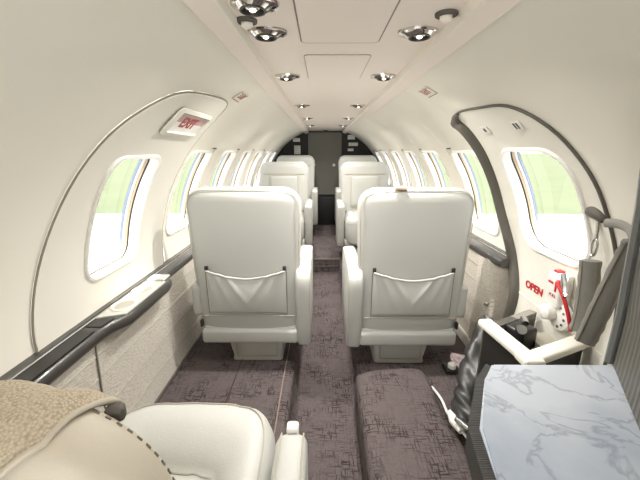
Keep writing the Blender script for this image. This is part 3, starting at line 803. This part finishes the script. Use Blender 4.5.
# ------------------------------------------------------------------ marble cabinet and divider
mt = thing('side_cabinet', 'low dark cabinet with a white marble top, lower right corner', 'cabinet')
mp = [(.275,.550),(.240,.505),(.183,.40),(.166,.31),(.15,.05),(.15,-.25),(.60,-.25),(.60,.55)]
bm = bmesh.new(); prism(bm, mp, .635, .65); es = [e for e in bm.edges if all(v.co.z > .645 for v in e.verts)]
bmesh.ops.bevel(bm, geom=es, offset=.004, segments=2, affect='EDGES'); obj('marble_top', bm, marble, mt, ang=30)['label'] = 'white grey veined marble top'
def grow(poly, g, c=(.40,.15)):
    out = []
    for a, b in poly:
        d = V((a-c[0], b-c[1])); d = d*(1+g/d.length); out.append((c[0]+d.x, c[1]+d.y))
    return out
bm = bmesh.new()
g1 = [(.268,.558),(.228,.512),(.168,.405),(.150,.31),(.134,.05),(.134,-.25)]
g0 = [(.285,.535),(.25,.49),(.195,.39),(.178,.30),(.16,.05),(.16,-.25)]
prism(bm, g1+list(reversed(g0)), .60, .644); obj('edge_band', bm, ribedge, mt, ang=30)
bm = bmesh.new(); prism(bm, [(.30,.545),(.265,.50),(.205,.39),(.19,.30),(.17,.05),(.17,-.25),(.60,-.25),(.60,.545)], .06, .634); obj('cabinet_body', bm, darkpl, mt, ang=30)
dv = thing('divider_panel', 'tall dark wood-grained divider at the right edge, standing beside the marble top', 'divider')
def dsec(z, dx):
    return [V((.512+dx,.552,z)), V((.500+dx,.545,z)), V((.375+dx,.335,z)), V((.30+dx,.20,z)), V((.30+dx,-.3,z)), V((.335+dx,-.3,z)), V((.335+dx,.19,z)), V((.405+dx,.32,z)), V((.535+dx,.535,z))]
bm = bmesh.new(); loft(bm, [dsec(.652,0), dsec(.75,0), dsec(.95,-.014), dsec(1.14,-.036)]); obj('divider_face', bm, divm, dv, ang=30)
bm = bmesh.new(); tube(bm, [(.503,.553,.652),(.503,.553,.75),(.490,.553,.95),(.468,.553,1.14)], .009, 8, up=V((0,1,0)), ry=.012); obj('divider_edge', bm, slate, dv)

# ------------------------------------------------------------------ door-side objects
# storage bin / folded step well at the door
sb_ = thing('step_well', 'open cream and black step well with a pale rim below the entry door', 'bin')
A_, B_, C_, D_ = V((.545,1.07)), V((.572,.865)), V((.80,.965)), V((.79,1.20))
def wallseg(bm, p, q, th, z0, z1):
    d = (q-p).normalized(); n = V((-d.y, d.x))*th/2
    prism(bm, [tuple(p+n), tuple(q+n), tuple(q-n), tuple(p-n)], z0, z1)
bm = bmesh.new(); wallseg(bm, A_, B_, .02, .06, .42); wallseg(bm, B_, C_, .02, .06, .42); obj('outer_shell', bm, darkpl, sb_, smooth=False)
bm = bmesh.new()
for p, q in ((A_+V((0,.01)), B_), (B_, C_)):
    d = (q-p); L = d.length; ang = math.atan2(d.y, d.x); c = (p+q)/2
    box(bm, (c.x, c.y, .44), (L+.03,.05,.026), .008, 3, rot=Matrix.Rotation(ang, 4, 'Z'))
box(bm, (B_.x,B_.y,.4405), (.062,.062,.028), .008, 3); obj('pale_rim', bm, creamsm, sb_)
bm = bmesh.new(); wallseg(bm, A_, D_, .03, .06, .43); obj('grey_corner', bm, gasket, sb_, smooth=False)
bm = bmesh.new(); prism(bm, [(.57,1.05),(.595,.89),(.79,.98),(.79,1.17)], .22, .24); obj('well_floor', bm, gasket, sb_, smooth=False)
bm = bmesh.new(); prism(bm, [(.72,.97),(.80,1.0),(.80,1.12),(.72,1.12)], .24, .38); obj('inner_block', bm, leather2, sb_, smooth=False)
bm = bmesh.new(); box(bm, (.675,1.085,.39), (.085,.08,.08), .012, rot=Matrix.Rotation(.4,4,'Z')); lt = obj('latch_block', bm, darkpl, sb_)
bm = bmesh.new(); tube(bm, [(.645,1.04,.44),(.638,1.02,.45)], .016, 14); tube(bm, [(.68,1.07,.445),(.69,1.10,.45)], .012, 10); obj('latch_bolt', bm, steel, lt)

# hanging grey door cable covers
def strap(name, pts, w, t, label, ups):
    bm = bmesh.new(); P = catmull(pts, 8); n = len(P)
    tube(bm, P, [w*(1+.04*math.sin(i*1.1)) for i in range(n)], 12, ry=t, up=ups)
    o = tag(obj(name, bm, greyfab, ang=50), label, 'strap', 'grey padded door cable covers'); return o, P
VD1 = V((.77,-.64,0)); VD2 = V((.74,-.62,.25))
s1, P1 = strap('door_strap', [(.760,.95,.724),(.768,.95,.66),(.774,.95,.59),(.776,.95,.53),(.772,.95,.485)], .027, .012, 'grey padded strap hanging straight down from a clip on the door', VD1)
s2, P2 = strap('door_strap', [(.724,.79,.826),(.731,.808,.785),(.735,.832,.70),(.732,.850,.61),(.731,.863,.54),(.729,.872,.495)], .026, .010, 'longer grey padded strap slanting down beside the straight one', VD2)
for o, P, u_, w in ((s1, P1, VD1, .023), (s2, P2, VD2, .022)):
    bm = bmesh.new()
    for sg in (-1, 1):
        L = []
        for i, p in enumerate(P):
            t = (P[min(i+1, len(P)-1)]-P[max(i-1, 0)]).normalized(); a = (u_-t*u_.dot(t)).normalized(); b = t.cross(a)
            nrm = b if b.y < 0 else -b
            L.append(p+a*sg*w*.82+nrm*.0085)
        tube(bm, L, .0018, 6)
    obj('strap_stitching', bm, stitch, o)
cl = thing('strap_clip', 'small steel snap hook holding the straight grey strap to the door', 'clip')
bm = bmesh.new(); tube(bm, [(.762, .95+.010*math.cos(a), .765+.026*math.sin(a)) for a in [2*PI*q/16 for q in range(16)]], .0035, 6, True); obj('hook', bm, steel, cl)
bm = bmesh.new(); tube(bm, [(.762,.95,.79),(.762,.952,.82),(.760,.955,.85)], .005, 8); obj('swivel', bm, steel, cl)
bm = bmesh.new(); P = catmull([(.762,1.00,.862),(.757,.975,.870),(.752,.95,.866),(.752,.925,.850)], 6)
tube(bm, P, [.006+.014*math.sin(PI*min(1,(i+2)/(len(P)+2))) for i in range(len(P))], 12); tag(obj('cable_boot', bm, gasket), 'grey rounded boot on the door beside the window above the snap hook', 'cover')
bm = bmesh.new(); P = catmull([(.735,.90,.850),(.735,.86,.856),(.729,.82,.850),(.724,.80,.832)], 6); tube(bm, P, .012, 8, ry=.006); tag(obj('webbing_loop', bm, greyfab), 'short dark webbing loop at the top of the slanting grey strap', 'strap')
bm = bmesh.new()
for z in (.50,.40): tube(bm, [(.76,.79,z-.02),(.76,.79,z+.02)], .013, 12)
tube(bm, [(.76,.79,.37),(.76,.79,.53)], .007, 8); tag(obj('metal_post', bm, steel), 'small metal post at the right end of the door beside the divider', 'post')

# crumpled black cover running down to the floor
def crumple(name, pts, rad, label, cat, m):
    bm = bmesh.new(); P = catmull(pts, 14); n = len(P); R = []; K = 28
    prev = V((0,0,1))
    for i, p in enumerate(P):
        t = (P[min(i+1, n-1)]-P[max(i-1, 0)]).normalized(); a = (prev-t*prev.dot(t)).normalized(); b = t.cross(a); prev = a
        f = i/(n-1)*(len(rad)-1); j = min(int(f), len(rad)-2); r = rad[j]*(1-(f-j))+rad[j+1]*(f-j)
        ring = []
        for k_ in range(K):
            th = 2*PI*k_/K
            rr = r*(1+.13*math.sin(i*.37+2.4*math.sin(th*2+i*.11))+.10*math.sin(th*3+i*.29+1.5*math.sin(i*.21))+.06*math.sin(i*.83+th*5))
            ring.append(p+a*math.cos(th)*rr*.7+b*math.sin(th)*rr)
        R.append(ring)
    loft(bm, R); return tag(obj(name, bm, m, ang=70), label, cat)
crumple('crumpled_cover', [(.69,1.335,.33),(.655,1.29,.27),(.60,1.22,.19),(.545,1.14,.125),(.50,1.06,.085),(.465,.99,.075)], [.022,.036,.046,.05,.048,.042,.026],
    'crumpled black vinyl cover sagging from the door step well to the floor', 'cover', blackfab)
bm = bmesh.new(); box(bm, (.47,.955,.10), (.045,.10,.018), .005, rot=Matrix.Rotation(.5,4,'Z') @ Matrix.Rotation(.5,4,'Y')); bu = tag(obj('belt_buckle', bm, steel), 'silver belt buckle lying at the lower end of the black crumpled cover', 'buckle')
bm = bmesh.new(); box(bm, (.47,.955,.111), (.022,.05,.006), .002, rot=Matrix.Rotation(.5,4,'Z') @ Matrix.Rotation(.5,4,'Y')); obj('buckle_tongue', bm, darkpl, bu)
bm = bmesh.new(); P = catmull([(.452,1.28,.008),(.456,1.18,.03),(.445,1.08,.05),(.448,1.0,.068),(.462,.95,.068),(.477,.90,.055),(.468,.82,.04),(.462,.74,.02)], 8)
tube(bm, P, .0055, 8); ca = tag(obj('floor_cable', bm, white), 'thin white cable running along the edge of the carpeted step', 'cable')
bm = bmesh.new(); tube(bm, [(.452,1.07,.060),(.440,1.01,.078),(.450,.965,.076)], [.013,.018,.012], 10); obj('cable_sleeve', bm, white, ca)
bm = bmesh.new(); box(bm, (.470,.86,.062), (.02,.03,.015), .004); obj('cable_clip', bm, white, ca)
kn = thing('floor_fitting', 'white round knob on a black base on the floor behind the carpeted step', 'fitting', (.585,1.40,0))
bm = bmesh.new(); box(bm, (0,.01,.012), (.07,.07,.024), .008); obj('knob_base', bm, darkpl, kn)
bm = bmesh.new(); tube(bm, [(0,0,.02),(0,0,.042),(0,0,.048)], [.019,.019,.012], 16); obj('knob_cap', bm, white, kn)

# ------------------------------------------------------------------ outside
bm = bmesh.new(); prism(bm, [(-60,-30),(60,-30),(60,12.2),(-60,12.2)], -1.3, -1.2); struct(obj('apron', bm, apronm, smooth=False))
bm = bmesh.new(); prism(bm, [(-400,12.2),(400,12.2),(400,600),(-400,600)], -1.3, -1.19); tag(obj('lawn', bm, grass_mat(), smooth=False), kind='stuff', label='green grass field beyond the pale apron seen through the windows', cat='grass')
bm = bmesh.new(); prism(bm, [(-400,-600),(400,-600),(400,-30),(-400,-30)], -1.3, -1.21); struct(obj('taxiway', bm, apronm, smooth=False))
for sd, nm in ((-1,'left'),(1,'right')):
    bm = bmesh.new()
    def wing_sec(x, ya, yb, z, t):
        pr = []
        for q in range(24):
            a = 2*PI*q/24; pr.append((sd*x, (ya+yb)/2+(yb-ya)/2*math.cos(a), z+t*math.sin(a)*(1-.25*math.cos(a))))
        return pr
    loft(bm, [wing_sec(1.0,2.2,4.4,-.42,.12), wing_sec(3.5,2.6,4.45,-.33,.09), wing_sec(7.0,3.3,4.55,-.2,.05)])
    w = tag(obj('aircraft_wing', bm, wingm), 'pale blue-grey aircraft wing outside the %s windows' % nm, 'wing')
    bm = bmesh.new(); tube(bm, [(sd*7.0,3.2,-.2),(sd*7.05,3.9,-.19),(sd*7.0,4.6,-.2)], [.04,.07,.03], 12); obj('wing_tip', bm, white, w)

# ------------------------------------------------------------------ camera
f_, vx, vy = 330., 322., 152.
pitch = math.atan((240-vy)/f_); yaw = math.atan((vx-320)/(f_/math.cos(pitch)))
cam = bpy.data.cameras.new('camera'); cam.sensor_fit = 'HORIZONTAL'; cam.sensor_width = 36; cam.lens = 36*f_/640; cam.clip_start = .02; cam.clip_end = 2000
co = bpy.data.objects.new('camera', cam); link(co); co.location = (-.05, 0, 1.04); co.rotation_euler = (PI/2-pitch, 0, yaw)
sc.camera = co

# ------------------------------------------------------------------ light
w = bpy.data.worlds.new('sky'); sc.world = w; w.use_nodes = True; nt = w.node_tree; bg = nt.nodes['Background']
tc = nt.nodes.new('ShaderNodeTexCoord'); sx_ = nt.nodes.new('ShaderNodeSeparateXYZ'); nt.links.new(tc.outputs['Generated'], sx_.inputs[0])
rp_ = nt.nodes.new('ShaderNodeValToRGB'); nt.links.new(sx_.outputs['Z'], rp_.inputs[0])
rp_.color_ramp.elements[0].position = 0; rp_.color_ramp.elements[0].color = (1.0, .985, .95, 1)
rp_.color_ramp.elements[1].position = .8; rp_.color_ramp.elements[1].color = (.90, .95, 1.0, 1)
nt.links.new(rp_.outputs[0], bg.inputs['Color']); bg.inputs['Strength'].default_value = 1.5
su = bpy.data.lights.new('sun', 'SUN'); su.energy = 10; su.angle = .009; su.color = (1, .96, .9)
so = bpy.data.objects.new('sun', su); link(so)
d = V((-.07, .20, -.98)).normalized(); so.rotation_euler = d.to_track_quat('-Z', 'Y').to_euler()
# ceiling lamps of the cabin (one warm lamp under each reading light)
for sx in (-1, 1):
    for y in (.91, 1.39, 2.21, 3.0, 3.8):
        l = bpy.data.lights.new('lamp', 'AREA'); l.shape = 'DISK'; l.size = .05; l.energy = 1.1 if y < 1 else (2.8 if y < 2 else 1.9); l.color = (1, .97, .94); l.spread = math.radians(150)
        o = bpy.data.objects.new('cabin_lamp', l); link(o); o.location = (sx*.19, y, 1.305)
vs = sc.view_settings; sc.display_settings.display_device = 'sRGB'; vs.view_transform = 'Standard'; vs.look = 'None'; vs.gamma = 1; vs.use_curve_mapping = False
vs.exposure = 1.33
